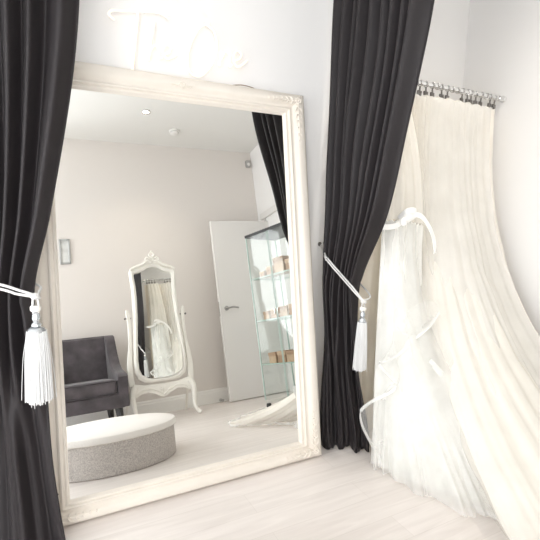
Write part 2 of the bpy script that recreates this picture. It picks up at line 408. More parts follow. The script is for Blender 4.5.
# ------------------------------------------------------------------ curtains
def curtain_fn(rows, folds, seed):
    rnd = random.Random(seed); ph = [rnd.uniform(0, 6.28) for _ in range(8)]
    def fn(u, v, z):
        x0, y0, x1, y1, a = table(z, rows)
        p0, p1 = V((x0, y0, 0)), V((x1, y1, 0)); d = (p1-p0); L = d.length; d = d/L; nrm = V((d.y, -d.x, 0))
        uu = u+.02*sin(2*pi*u*2.3+ph[0])+.010*sin(z*1.7+ph[1])*sin(pi*u)
        lo = max(0, min(1, (.85-z)/.5)); lo = lo*lo*(3-2*lo)
        w = lerp(sin(2*pi*folds*uu+ph[2])*.8+.22*sin(2*pi*folds*.41*uu+ph[3]), sin(2*pi*folds*.38*uu+ph[4])*.8+.2*sin(2*pi*folds*1.3*uu+ph[2]), lo)
        side = .12*a*cos(2*pi*folds*uu+ph[2])*(1-lo)
        bulge = .012*sin(6*z+9*u+ph[5])*(1 if z < .9 else .4)
        q = p0+d*(u*L+side*.5)+nrm*(a*w+bulge)
        return V((q.x, q.y, z))
    return fn
def make_curtain(name, rows, folds, seed, ztop, zbot, label, rail):
    fn = curtain_fn(rows, folds, seed)
    cx, cy = rows[0][1], rows[0][2]
    t = thing(name, (cx, cy, 0), label, 'curtain'); o = V((cx, cy, 0))
    def g(u, v):
        zb = zbot+.005*sin(u*19+seed)+.003*sin(u*43); z = lerp(ztop, zb, v)
        return fn(u, v, z)-o
    c = MB().grid(g, 220, 110).build('curtain_fabric', M['curtain'], t, ang=0)
    sm = c.modifiers.new('thickness', 'SOLIDIFY'); sm.thickness = .004
    m = MB()
    for zz, rr in ((.235, .0028),):
        m.sweep([fn(i/240, 0, zz)-o for i in range(241)], rr, 5)
    m.build('hem_seam', M['curtain'], t)
    return t, c
rowsR = [(0., 1.345, .05, 1.545, -.09, .022), (.12, 1.345, .07, 1.54, -.08, .024), (.45, 1.365, .11, 1.475, -.06, .030), (.80, 1.385, .155, 1.447, -.055, .027),
         (.93, 1.395, .17, 1.440, -.08, .027), (1.2, 1.430, .215, 1.418, -.222, .034), (1.5, 1.440, .25, 1.416, -.300, .037), (2.0, 1.458, .275, 1.412, -.415, .038), (2.5, 1.465, .275, 1.412, -.425, .040), (2.94, 1.47, .275, 1.412, -.41, .042)]
CR = make_curtain('tied_curtain', rowsR, 9.5, 3, 2.93, .012, 'long black satin curtain swept back by a tassel rope right of the big mirror', True)
rowsL = [(0., -.30, -.04, .118, -.165, .036), (.3, -.28, 0., .090, -.13, .04), (.56, -.26, .01, .070, -.12, .036), (.80, -.22, .02, .046, -.115, .030), (.95, -.18, .03, .036, -.115, .028),
         (1.2, -.22, .03, .098, -.105, .032), (1.6, -.28, .04, .175, -.09, .036), (1.9, -.32, .04, .212, -.08, .036), (2.4, -.34, .05, .235, -.06, .038), (2.94, -.34, .05, .24, -.05, .038)]
CL = make_curtain('tied_curtain', rowsL, 7.0, 11, 2.93, .006, 'long black satin curtain tied at the left edge of the big mirror', True)
struct('trim_2', MB().box((1.443, -.09, ZC-.015), (.05, .84, .03)), M['skirt'], smooth=False)
tt = MB().box((-.09, 0, ZC-.015), (.62, .05, .03), rz=-.18); struct('trim_3', tt, M['skirt'], smooth=False)

from mathutils.bvhtree import BVHTree
CAMP = V((0, -1.818, 1.263))
def on_cloth(cur, pts, off=.007):
    """lay points onto the camera-facing side of a curtain"""
    t, c = cur; me = c.data; bv = BVHTree.FromPolygons([v.co+t.location for v in me.vertices], [tuple(p.vertices) for p in me.polygons])
    fine = crom(pts, 8); ds, dirs = [], []
    for p in fine:
        d = (p-CAMP).normalized(); h = bv.ray_cast(CAMP, d)[0]
        ds.append(min((p-CAMP).length, (h-CAMP).length) if h is not None else (p-CAMP).length); dirs.append(d)
    n = len(ds); e = [min(ds[max(0, i-4):i+5]) for i in range(n)]
    e = [sum(e[max(0, i-3):i+4])/len(e[max(0, i-3):i+4]) for i in range(n)]
    return [CAMP+dirs[i]*(e[i]-off) for i in range(0, n, 3)]
def make_tieback(hook, knot, tas_top, tas_len, tas_r, wrap, label, seed):
    rnd = random.Random(seed); kn = V(knot); t = thing('curtain_tieback', knot, label, 'tieback'); hk = V(hook)-kn
    for dz in (-.006, .008):
        pts = [hk+V((dz*.6, 0, dz))]+[V(w)-kn+V((0, 0, dz)) for w in wrap[0]]+[V((0, 0, dz*.4))]
        MB().sweep(crom(pts, 10), .0042, 8).build('rope', M['rope'], t)
    bk = [hk]+[V(w)-kn for w in wrap[1]]+[V((.004, .012, 0))]
    MB().sweep(crom(bk, 10), .0042, 8).build('rope', M['rope'], t)
    MB().ball((0, 0, 0), (.014, .013, .011), 12, 8).sweep(crom([(-.012, 0, .006), (0, -.014, 0), (.012, 0, -.006), (0, .014, 0), (-.012, 0, .006)], 5), .005, 6).build('rope_knot', M['rope'], t)
    zt = tas_top
    MB().sweep(crom([(-.006, 0, 0), (-.008, 0, zt*.35), (-.004, 0, zt*.62)], 5), .0034, 6).sweep(crom([(.006, 0, 0), (.009, 0, zt*.35), (.004, 0, zt*.62)], 5), .0034, 6).build('cord', M['rope'], t)
    k = tas_r
    MB().lathe([(0, .009), (.014, .009), (.0165, .005), (.0165, -.005), (.014, -.009), (0, -.009)], (0, 0, zt*.36), 20).build('bead', M['bead'], t)
    MB().lathe([(0, .0), (.006, 0), (.011, -.010), (.0125, -.024), (.008, -.034), (.014, -.040), (.016, -.047), (0, -.050)], (0, 0, zt*.36-.010), 9).build('crystal_drop', M['crystal'], t, ang=15)
    MB().lathe([(0, .010), (k*.3, .009), (k*.55, .004), (k*.66, -.006), (0, -.010)], (0, 0, zt), 24).build('tassel_cap', M['crystal'], t)
    m = MB()
    for i in range(420):
        a = rnd.uniform(0, 2*pi); q = math.sqrt(rnd.uniform(.15, 1)); r0_, r1 = k*.68*q, k*(.92*q+rnd.uniform(-.06, .1))
        Lz = tas_len*rnd.uniform(.94, 1.01)
        if i > 408: r1 *= 1.35; Lz *= 1.03
        da = rnd.uniform(-.12, .12)
        pts = [(r0_*cos(a), r0_*sin(a), zt-.004), (lerp(r0_, r1, .62)*cos(a+da*.5), lerp(r0_, r1, .62)*sin(a+da*.5), zt-Lz*.4), (r1*cos(a+da), r1*sin(a+da), zt-Lz)]
        m.sweep(crom(pts, 3), .0016 if i < 409 else .0010, 5)
    m.build('tassel_fringe', M['fringe'], t)
    return t
wr_ = on_cloth(CR, [(1.425, .2, .98), (1.426, .14, .945), (1.428, .08, .912), (1.429, .01, .875), (1.430, -.05, .843)])
kn_ = V((1.430, -.118, .806))
make_tieback((1.478, .318, 1.035), kn_, -.095, .240, .031, (wr_, [(1.50, .22, .96), (1.53, .08, .88), (1.51, -.07, .82)]),
             'white rope tieback with a fluffy tassel on the curtain right of the mirror', 1)
kl_ = V((.044, -.190, .946))
make_tieback((-.30, .318, 1.02), kl_, -.108, .238, .043,
             (on_cloth(CL, [(-.20, -.13, 1.01), (-.14, -.15, 1.00), (-.08, -.16, .985), (-.035, -.17, .972), (.0, -.18, .958)]), [(-.12, .12, .99), (.05, -.04, .96), (.058, -.14, .95)]),
             'white rope tieback with a large fluffy tassel on the left curtain', 2)
def hook(loc, label):
    t = thing('tieback_hook', loc, label, 'hook')
    MB().lathe([(0, 0), (.012, 0), (.012, .004), (.006, .007), (0, .007)], n=16).xf(Matrix.Rotation(pi/2, 4, 'X')).build('wall_plate', M['dullmetal'], t)
    MB().sweep(crom([(0, 0, 0), (0, -.025, -.004), (0, -.036, .004), (0, -.036, .016)], 6), .0035, 8).build('hook_arm', M['chrome'], t)
hook((1.478, YW, 1.035), 'small metal hook on the wall holding the right hand tieback rope')
hook((-.30, YW, 1.02), 'small metal hook on the wall behind the left curtain')
m = MB().sweep(crom([(1.36, .328, .75), (1.415, .326, .58), (1.44, .322, .50), (1.452, .30, .36), (1.46, .312, .16), (1.40, .30, .012), (1.30, .29, .008)], 8), .0050, 8)
tag(m.build('power_cable', M['black']), 'thin black cable hanging down the wall between mirror and right curtain', 'cable')

# ------------------------------------------------------------------ rail, rings, gowns
YR, ZR = .05, 1.885
rail = thing('clothes_rail', (2.0, YR, ZR), 'chrome clothes rail fixed to the side wall above the hanging tulle', 'rail')
XE = lerp(XR0, XR1, (YW-YR)/(YW-YB))
MB().sweep([(-.47, 0, 0), (XE-2.0, 0, 0)], .0115, 16).build('rod', M['chrome'], rail)
MB().lathe([(0, 0), (.019, 0), (.019, .006), (.0155, .010), (.0145, .045), (0, .045)], n=24).xf(Matrix.Translation((XE-2.0, 0, 0)) @ Matrix.Rotation(-pi/2, 4, 'Y')).build('end_socket', M['chrome'], rail)
MB().sweep(crom([(-.44, YW-YR-.004, 0), (-.44, .06, 0), (-.44, .012, -.002)], 5), .008, 10).build('wall_bracket', M['chrome'], rail)
ring0 = None; RX = [1.60+.0385*i for i in range(23)]
for i, x in enumerate(RX):
    if ring0 is None:
        ring0 = thing('curtain_ring', (x, YR, ZR), 'chrome ring with dark clip on the rail, holding up tulle', 'ring', group='rings along the clothes rail')
        rr = MB().sweep([(.003*sin(2*a), .0155*cos(a), .0155*sin(a)-.001) for a in [2*pi*k/28 for k in range(29)]], .0025, 8, cap=False).build('ring', M['chrome'], ring0)
        cl = MB().box((0, 0, -.028), (.006, .005, .026)).box((-.007, 0, -.046), (.013, .012, .020), bev=.002).box((.008, .003, -.050), (.012, .010, .024), bev=.002).sweep(
            crom([(-.004, 0, -.026), (.006, .004, -.034), (-.002, -.006, -.042), (.012, .002, -.05)], 4), .003, 6).build('clip', M['dullmetal'], ring0)
        r = ring0
    else: r = copy_tree(ring0)
    if not any(a <= x <= b for a, b in ((1.5, 1.72), (1.86, 1.96), (1.99, 2.08), (2.15, 2.35), (2.38, 2.46))):
        for k_ in [k for k in r.children if k.name.startswith('clip')]: bpy.data.objects.remove(k_)
    r.location = (x+random.uniform(-.006, .006), YR, ZR); r.rotation_euler = (random.uniform(-.1, .1), 0, random.uniform(-.25, .25))

def cloth(T, P2, B, seed, folds, a0, a1, floor_a, nu, nv, zmin=.006, k1=.9, ruff=0.):
    """sheet hanging from T(u), falling and sweeping to hem B(u); folds run down the fall"""
    rnd = random.Random(seed); ph = [rnd.uniform(0, 6.28) for _ in range(10)]
    def base(u, v):
        t, b = T(u), B(u); p1 = t+V((0, 0, -(t.z-b.z)*k1)); p2 = P2(u); w = 1-v
        return t*w**3+p1*(3*w*w*v)+p2*(3*w*v*v)+b*v**3
    def fn(u, v):
        p = base(u, v); e = .004
        du = base(min(1, u+e), v)-base(max(0, u-e), v); dv = base(u, min(1, v+e))-base(u, max(0, v-e))
        n = dv.cross(du)
        n = n.normalized() if n.length > 1e-10 else V((0, -1, 0))
        if n.y > .2 and n.z < .2: n = -n
        if n.z < 0 and abs(n.z) > .5: n = -n
        uu = u+.03*sin(2*pi*1.5*u+ph[0]+v*1.2)
        w = .62*sin(2*pi*folds*uu+ph[1])+.38*sin(2*pi*folds*.57*uu+ph[2]+v*2)+.10*sin(2*pi*folds*2.3*uu+ph[3]+v*2)
        a = lerp(a0, a1, v**.8)
        flat = max(0, min(1, (.30-p.z)/.3))
        a = lerp(a, floor_a, flat)
        q = p+n*(a*w)
        cr = noise.noise(V((q.x*5+seed, q.y*5, q.z*5)))*.012+noise.noise(V((q.x*14+seed, q.y*14, q.z*14)))*.0025
        q += n*cr*min(1, v*2+.1)
        if v > .6: b_ = (B(u)-T(u)); b_.z = 0; q += b_.normalized()*(v-.6)*.16*(noise.noise(V((u*9+seed, 1.3, 0)))+.5*noise.noise(V((u*31+seed, 4.3, 0))))
        q.z -= .010*(1-v)**30*(.5+.5*cos(2*pi*9*u+seed))
        if ruff: q += n*ruff*sin(2*pi*folds*2.6*uu+ph[4])*max(0, v-.75)*4
        if q.z < zmin: q.z = zmin+.35*max(0, min(.03, zmin-q.z))*0+.002*(1+sin(40*u+ph[5]))
        return q
    return fn
def line(pts):
    c = crom([V(p) for p in pts], 24)
    L = [0.]
    for a, b in zip(c, c[1:]): L.append(L[-1]+(b-a).length)
    def f(u):
        s = max(0, min(1, u))*L[-1]
        lo, hi = 0, len(L)-1
        while hi-lo > 1:
            mid = (lo+hi)//2
            if L[mid] <= s: lo = mid
            else: hi = mid
        k = (s-L[lo])/max(1e-9, L[hi]-L[lo]); return c[lo].lerp(c[hi], max(0, min(1, k)))
    return f
def weave(o, nu, fn):
    """how close the net is woven / layered, per point of the sheet"""
    n = len(o.data.vertices); nv = n//(nu+1)-1
    o.data.attributes['weave'].data.foreach_set('value', [fn((i % (nu+1))/nu, (i//(nu+1))/nv) for i in range(n)])
def smooth(a, b, x):
    t = max(0, min(1, (x-a)/(b-a))); return t*t*(3-2*t)
def xlim(fn, o):
    def g(u, v):
        q = fn(u, v); lim = lerp(XR0, XR1, (YW-q.y)/(YW-YB))-.012
        if q.x > lim: q.x = lim
        if q.y > YW-.03: q.y = YW-.03
        return q-o
    return g
def ribbon(pts, w, up=(0, 0, 1), m=8, th=.0012):
    """flat band along pts"""
    c = crom(pts, m); N = len(c); vs = []
    for i, p in enumerate(c):
        t = (c[min(i+1, N-1)]-c[max(0, i-1)]).normalized(); b = V(up)-t*V(up).dot(t)
        b = b.normalized() if b.length > 1e-3 else t.orthogonal()
        k = b*w*.5; n = t.cross(b)*th
        vs += [p-k-n, p+k-n, p+k+n, p-k+n]
    fs = [(i*4+j, i*4+(j+1) % 4, (i+1)*4+(j+1) % 4, (i+1)*4+j) for i in range(N-1) for j in range(4)]+[(0, 1, 2, 3), tuple((N-1)*4+j for j in range(4))]
    return MB().add(vs, fs)
ZT = ZR-.060
# 1 ivory veil hanging straight at the back
O1 = V((2.0, .07, 0)); v1 = thing('ivory_veil', O1, 'ivory tulle veil hanging straight down at the back of the rail by the wall corner', 'veil')
f1 = cloth(line([(1.56, .075, ZT), (2.49, .075, ZT)]), lambda u: V((lerp(1.54, 2.50, u), .11, .5)), line([(1.54, .10, .012), (2.50, .10, .012)]), 5, 9, .003, .010, .008, 200, 60)
MB().grid(xlim(f1, O1), 200, 70).build('tulle', M['ivory'], v1, ang=0)
# 2 long train
O2 = V((2.1, -.2, 0)); v2 = thing('bridal_train', O2, 'cream tulle bridal train sweeping from the rail across the floor by the side wall', 'train')
def P2f(T, B, k, zl, zr): return lambda u: V((lerp(T(u).x, B(u).x, k), lerp(T(u).y, B(u).y, k), lerp(zl, zr, u)))
layers = [(M['cream'], [(1.74, .045, ZT), (2.10, .040, ZT+.01), (2.45, .045, ZT)],
           [(1.66, -.70, .01), (1.56, -.98, .01), (1.36, -1.22, .01), (1.50, -1.48, .01), (1.80, -1.64, .01), (2.02, -1.28, .02), (2.44, -1.16, .02)], 21, 12, .30, .07, .40),
          (M['cream2'], [(1.80, .03, ZT), (2.12, .025, ZT), (2.40, .03, ZT)],
           [(1.70, -.66, .02), (1.70, -.90, .02), (1.55, -1.15, .02), (1.68, -1.38, .02), (1.88, -1.40, .03), (2.10, -1.20, .04), (2.40, -1.14, .04)], 22, 10, .36, .12, .40),
          (M['cream2'], [(1.70, .055, ZT), (2.0, .05, ZT), (2.34, .055, ZT)],
           [(1.64, -.52, .015), (1.66, -.74, .015), (1.74, -.90, .015), (1.88, -1.02, .02), (2.06, -1.06, .03), (2.24, -1.02, .03), (2.40, -1.0, .03)], 23, 12, .36, .14, .38)]
LF = []
for mt, tp, hm, sd, fo, k, zl, zr in layers:
    T, B = line(tp), line(hm); f = cloth(T, P2f(T, B, k, zl, zr), B, sd, fo, .0022, .0085, .007, 200, 90, k1=.48, ruff=.004)
    g = xlim(f, O2); LF.append(g)
    weave(MB().grid(g, 220, 100).build('tulle', mt, v2, ang=0), 220, lambda u, v: smooth(-.02, .34, u)*lerp(1, .55, smooth(.8, 1., v)))
# ribbon edge on the train hem
for g, us in ((LF[2], (0., 1.)), (LF[0], (0., 1.))):
    pts = [g(lerp(us[0], us[1], i/90), 1.)+V((0, 0, .006)) for i in range(91)]
    ribbon(pts, .016, (0, 0, 1), 2).build('ribbon_hem', M['horse'], v2)
# 3 white gown skirt
O3 = V((1.66, -.1, 0)); v3 = thing('bridal_gown', O3, 'white tulle bridal gown with satin bow and ribbon edged ruffles beside the black curtain', 'gown')
WA = [(1.555, -.075, 1.19), (1.64, -.12, 1.19), (1.80, -.10, 1.17)]
def bod(u, v):
    a, b = V((1.60, .035, ZT)).lerp(V((1.76, .035, ZT)), u), line(WA)(u)
    q = a.lerp(b, v); q.y -= .03*sin(pi*v)+.006*sin(22*u)*(.3+v); return q-O3
MB().grid(bod, 60, 30).build('bodice_tulle', M['cream'], v3, ang=0)
gl = [(M['whitet2'], [(1.50, -.18, .012), (1.53, -.36, .012), (1.60, -.54, .012), (1.72, -.60, .012), (1.86, -.42, .012), (2.02, -.18, .012)], 31, 5, .62, .006),
      (M['whitet'], [(1.47, -.20, .012), (1.505, -.37, .012), (1.575, -.56, .012), (1.70, -.66, .012), (1.86, -.48, .012), (2.05, -.2, .012)], 32, 5, .60, .010),
      (M['sheer'], [(1.46, -.22, .02), (1.49, -.42, .012), (1.57, -.62, .012), (1.68, -.80, .012), (1.82, -.95, .012), (1.98, -1.0, .02)], 33, 4, .58, .012)]
GF = []
for mt, hm, sd, fo, k, ru in gl:
    T, B = line(WA), line(hm); f = cloth(T, P2f(T, B, k, .30, .30), B, sd, fo, .0012, .010, .008, 160, 80, k1=.5, ruff=ru)
    g = xlim(f, O3); GF.append(g)
    sk = MB().grid(g, 180, 90).build('skirt_tulle', mt, v3, ang=0)
    weave(sk, 180, lambda u, v: (2.1 if mt is M['sheer'] else 1.)*(1-smooth(.62, 1., u))*lerp(1, .75, smooth(.85, 1., v)) if mt is not M['whitet2'] else 1.)
# cascading ruffles with ribbon edge
ra = [(1.80, -.24, .75), (1.735, -.25, .69), (1.638, -.23, .615), (1.585, -.22, .565), (1.50, -.215, .54), (1.455, -.225, .528), (1.50, -.25, .47), (1.54, -.255, .432), (1.515, -.25, .395),
      (1.43, -.235, .365), (1.372, -.235, .343), (1.345, -.24, .318), (1.362, -.24, .252), (1.412, -.24, .166), (1.462, -.24, .094), (1.475, -.26, .04)]
inn = [V((1.80, -.20, .80)), V((1.74, -.20, .80)), V((1.66, -.19, .76)), V((1.62, -.185, .72)), V((1.58, -.18, .68)), V((1.57, -.18, .62)), V((1.58, -.19, .56)), V((1.59, -.20, .51)), V((1.58, -.20, .46)),
       V((1.56, -.20, .42)), V((1.55, -.20, .38)), V((1.54, -.20, .32)), V((1.54, -.21, .25)), V((1.54, -.22, .17)), V((1.54, -.23, .10)), V((1.53, -.24, .04))]
A, Bn = crom([V(p) for p in ra], 8), crom(inn, 8)
def ruf(u, v):
    i = u*(len(A)-1); k = int(min(i, len(A)-2)); t = i-k
    a, b = A[k].lerp(A[k+1], t), Bn[k].lerp(Bn[k+1], t); q = b.lerp(a, v); q.y -= .02*sin(pi*v)+.008*sin(30*u)*v; return q-O3
MB().grid(ruf, 150, 12).build('ruffle', M['sheer'], v3, ang=0)
ribbon([p-O3+V((0, -.003, 0)) for p in A[::3]], .014, (.5, .35, .8), 4).build('ribbon_hem', M['horse'], v3)
for pts in ([(1.66, -.335, .555), (1.70, -.35, .515), (1.75, -.375, .455), (1.79, -.40, .395), (1.82, -.425, .34)], [(1.675, -.345, .53), (1.72, -.37, .47), (1.765, -.40, .40)]):
    ribbon([V(p)-O3 for p in pts], .02, (.6, -.3, .5), 6).build('ribbon_hem', M['horse'], v3)
# satin bow at the waist
bw = MB()
bw.v += ribbon([V(p)-O3 for p in [(1.490, -.145, 1.158), (1.53, -.155, 1.160), (1.575, -.15, 1.166), (1.60, -.15, 1.18)]], .026, (0, 0, 1), 6).v
bw.f += ribbon([V(p)-O3 for p in [(1.490, -.145, 1.158), (1.53, -.155, 1.160), (1.575, -.15, 1.166), (1.60, -.15, 1.18)]], .026, (0, 0, 1), 6).f
for pts, w in (([(1.60, -.15, 1.185), (1.64, -.175, 1.215), (1.69, -.18, 1.215), (1.74, -.175, 1.185), (1.79, -.17, 1.130), (1.815, -.17, 1.07), (1.82, -.17, 1.03)], .024),
               ([(1.585, -.15, 1.20), (1.60, -.19, 1.235), (1.65, -.185, 1.238), (1.68, -.16, 1.22), (1.64, -.15, 1.19)], .026)):
    r = ribbon([V(p)-O3 for p in pts], w, (.2, .1, 1), 8); bw.add(r.v, r.f)
bw.ball(V((1.605, -.165, 1.185))-O3, (.02, .014, .022), 10, 8)
bw.build('satin_bow', M['satin'], v3)

# ------------------------------------------------------------------ armchair
ac = thing('armchair', (.435, -2.44, 0), 'dark grey velvet armchair with black legs against the rear wall', 'armchair')
bp = [(-.30, .30), (-.20, .30), (-.215, .50), (-.235, .70), (-.25, .825), (-.275, .845), (-.32, .84), (-.335, .80), (-.32, .55)]
MB().prism(bp, -.33, .33, axis=0, bev=.018).build('backrest', M['velvet'], ac)
MB().box((0, .0, .255), (.66, .60, .12), bev=.018).build('seat_base', M['velvet'], ac)
cu = MB().box((0, .055, .375), (.535, .50, .135), bev=.04); cu = cu.build('seat_cushion', M['velvet'], ac)
m = MB()
for z in (.427, .325):
    x, y0, y1 = .262, -.18, .303; c = .03
    m.sweep(crom([(-x+c, y1, z), (x-c, y1, z), (x, y1-c, z), (x, y0, z), (-x, y0, z), (-x, y1-c, z), (-x+c, y1, z)], 6), .005, 6)
m.build('piping', M['piping'], cu)
ap = [(-.30, .20), (.30, .20), (.305, .40), (.315, .455), (.29, .478), (.20, .495), (.08, .52), (-.02, .57), (-.10, .65), (-.17, .76), (-.215, .828), (-.26, .845), (-.32, .83), (-.335, .78)]
for sg in (-1, 1): MB().prism(ap, sg*.272 if sg > 0 else -.362, .362 if sg > 0 else -.272, axis=0, bev=.016).build('arm', M['velvet'], ac)
for sx in (-1, 1):
    for y in (.25, -.25): MB().sweep([(sx*.275, y, .20), (sx*.29, y*1.08, 0)], [.034, .020], 4).build('leg', M['legblack'], ac, ang=30)

# ------------------------------------------------------------------ cheval mirror
cv = thing('cheval_mirror', (1.15, -2.40, 0), 'ornate ivory freestanding mirror with carved crest beside the grey armchair', 'mirror')
pan = bpy.data.objects.new('tilting_panel', None)
def outline(ins):
    hw = [(.352, .10), (.362, .165), (.40, .222), (.46, .243), (.56, .247), (.70, .240), (.85, .228), (1.0, .218), (1.15, .213), (1.28, .215), (1.36, .222), (1.40, .224), (1.425, .212)]
    top = [(.16, 1.432), (.11, 1.448), (.06, 1.474), (.0, 1.484)]
    cz = .90; kz = 1-ins/.56
    Rr = [(w-ins, cz+(z-cz)*kz) for z, w in hw]+[(x*(1-ins/.25), z-ins) for x, z in top]
    Rr = [(max(0, x), z) for x, z in Rr]
    return Rr+[(-x, z) for x, z in Rr[::-1] if x > 1e-4]
po, pi_, pm = outline(0), outline(.039), outline(.019)
n = len(po); m = MB(); vs = []
for poly, y in ((po, -.022), (po, .012), (pm, .024), (pi_, .014), (pi_, -.01)): vs += [(x, y+.03, z) for x, z in poly]
fs = [(k*n+i, k*n+(i+1) % n, (k+1)*n+(i+1) % n, (k+1)*n+i) for k in range(4) for i in range(n)]
m.add(vs, fs); cfm = m.build('mirror_frame', M['white_wood'], cv, ang=35)
gz = .025
gp = [(x,   .036-(gz+.012)*(z-.9)+.017*x, z) for x, z in outline(.037)]
MB().add(gp, [tuple(range(len(gp)))]).build('mirror_glass', M['mirror2'], cv, smooth=False)
MB().add([(x, .008, z) for x, z in outline(.006)], [tuple(range(n))]).build('back_board', M['white_wood'], cv, smooth=False)
m = MB(); y = .055                                # crest carving
rosette(m, (0, y, 1.515), .03)
for sg in (-1, 1):
    m.sweep(crom([(sg*.012, y, 1.49), (sg*.05, y, 1.50), (sg*.09, y, 1.472), (sg*.14, y, 1.452), (sg*.19, y, 1.436), (sg*.215, y, 1.418)], 6), [.014]*20+[.011]*11, 8)
    m.sweep(crom([(sg*.02, y, 1.52), (sg*.05, y, 1.535), (sg*.062, y, 1.512), (sg*.048, y, 1.498)], 6), .009, 8)
    m.sweep(crom([(0, y, 1.53), (sg*.022, y, 1.555), (sg*.014, y, 1.578), (0, y, 1.592)], 6), [.010]*10+[.007]*9, 8)
m.ball((0, y, 1.588), (.012, .01, .014), 10, 8); m.box((0, .04, 1.488), (.16, .02, .036), bev=.008)
m.build('crest', M['white_wood'], cv)
for sg in (-1, 1):                                # posts, knobs, legs
    ol = crom([(.256, 1.03, 0), (.272, 1.045, 0), (.283, 1.02, 0), (.276, .95, 0), (.274, .85, 0), (.282, .70, 0), (.302, .58, 0), (.312, .46, 0), (.306, .36, 0), (.298, .27, 0)], 5)
    il = crom([(.245, .27, 0), (.252, .36, 0), (.262, .46, 0), (.258, .58, 0), (.250, .70, 0), (.244, .85, 0), (.244, .95, 0), (.246, 1.0, 0)], 5)
    MB().prism([(sg*p.x, p.y) for p in ol+il], -.005, .03, axis=1, bev=.006).build('stand_post', M['white_wood'], cv)
    MB().sweep([(sg*.235, .015, .965), (sg*.287, .015, .965)], .006, 8).ball((sg*.292, .015, .965), .010, 10, 8).build('pivot_knob', M['dullmetal'], cv)
    pts = crom([(sg*.262, .03, .33), (sg*.290, .045, .26), (sg*.285, .055, .17), (sg*.278, .065, .09), (sg*.300, .085, .035), (sg*.325, .10, .016)], 6)
    N = len(pts); MB().sweep(pts, [lerp(.032, .017, min(1, i/(N*.75))) if i < N*.8 else .020-.004*(i-N*.8)/(N*.2) for i in range(N)], 10).build('leg', M['white_wood'], cv)
    pts = crom([(sg*.262, .0, .34), (sg*.28, -.12, .24), (sg*.30, -.26, .10), (sg*.312, -.35, .012)], 6)
    MB().sweep(pts, .013, 8).build('rear_leg', M['white_wood'], cv)
apn = [(-.27, .36), (-.16, .335), (0, .33), (.16, .335), (.27, .36), (.285, .24), (.25, .232), (.20, .262), (.14, .268), (.07, .24), (.03, .215), (0, .205), (-.03, .215), (-.07, .24), (-.14, .268), (-.20, .262), (-.25, .232), (-.285, .24)]
am = MB().prism(apn, .015, .042, axis=1, bev=.006)
apo = am.build('apron', M['white_wood'], cv)
m = MB()
for sg in (-1, 1): m.sweep(crom([(0, .045, .225), (sg*.05, .045, .268), (sg*.12, .045, .295), (sg*.2, .045, .288), (sg*.24, .045, .262)], 6), .006, 6)
rosette(m, (0, .046, .28), .026); m.build('apron_carving', M['white_wood'], apo)
bpy.data.objects.remove(pan)

# ------------------------------------------------------------------ podium
pd = thing('round_podium', (.44, -.995, 0), 'low round podium covered in grey glitter fabric with a pale top', 'podium')
MB().lathe([(0, 0), (.385, 0), (.392, .006), (.392, .19), (0, .19)], n=96).build('podium_body', M['podium'], pd)
MB().lathe([(.398, .172), (.406, .178), (.408, .196), (.402, .209), (.385, .216), (.2, .219), (0, .219)], n=160,
           wob=lambda a, z: 1+(.006*sin(23*a)+.004*sin(51*a+1))*(1 if z < .18 else .3)).build('padded_top', M['podtop'], pd)
MB().box((.392*cos(2.25), .392*sin(2.25), .09), (.012, .004, .17), rz=2.25+pi/2).build('side_seam', M['podium'], pd)

# ------------------------------------------------------------------ glass cabinet
CA = R(74.3); CWID, CDEP, CH = .60, .40, 1.61
cb = thing('display_cabinet', (1.935, -1.845, 0), 'tall glass display cabinet with black top beside the open white door', 'cabinet', rz=CA)
MB().box((CWID/2, -CDEP/2, CH-.0125), (CWID+.01, CDEP+.01, .025), bev=.003).build('top_panel', M['black'], cb)
MB().box((CWID/2, -CDEP/2, .048), (CWID, CDEP, .012), bev=.002).build('base_panel', M['cab'], cb)
for x in (.02, CWID-.02):
    for y in (-.02, -CDEP+.02): MB().lathe([(0, 0), (.022, 0), (.024, .012), (.02, .036), (0, .036)], (x, y, 0), 16).build('foot', M['black'], cb)
zc, hh = (.065+CH-.025)/2, CH-.025-.065
for nme, c, d in (('side_pane', (.003, -CDEP/2, zc), (.005, CDEP-.02, hh)), ('side_pane', (CWID-.003, -CDEP/2, zc), (.005, CDEP-.02, hh)), ('rear_pane', (CWID/2, -CDEP+.003, zc), (CWID-.02, .005, hh)),
                  ('glass_door', (CWID*.25+.003, -.003, zc), (CWID*.5-.016, .005, hh)), ('glass_door', (CWID*.75-.003, -.003, zc), (CWID*.5-.016, .005, hh))):
    p = MB().box(c, d).build(nme, M['cab'], cb, smooth=False)
    if nme == 'glass_door': MB().box((CWID*.5+(-.02 if c[0] < .3 else .02), .004, .85), (.008, .012, .05), bev=.002).build('door_pull', M['chrome'], p)
for c in ((.004, -.004), (CWID-.004, -.004), (.004, -CDEP+.004), (CWID-.004, -CDEP+.004)):
    MB().box((c[0], c[1], zc), (.009, .009, hh)).build('corner_post', M['cabedge'], cb, smooth=False)
for x in (CWID*.5-.006, CWID*.5+.006): MB().box((x, -.003, zc), (.004, .006, hh)).build('door_edge', M['cabedge'], cb, smooth=False)
SZ = (1.18, .785, .385)
for z in SZ:
    sh = MB().box((CWID/2, -CDEP/2, z), (CWID-.02, CDEP-.02, .006)).build('glass_shelf', M['cab'], cb, smooth=False)
    e = MB()
    for y in (-.0115, -CDEP+.0115): e.box((CWID/2, y, z), (CWID-.02, .003, .010))
    for x in (.0115, CWID-.0115): e.box((x, -CDEP/2, z), (.003, CDEP-.02, .010))
    e.build('shelf_edge', M['cabedge'], sh, smooth=False)
mcab = Matrix.Translation((1.935, -1.845, 0)) @ Matrix.Rotation(CA, 4, 'Z')
proto = None
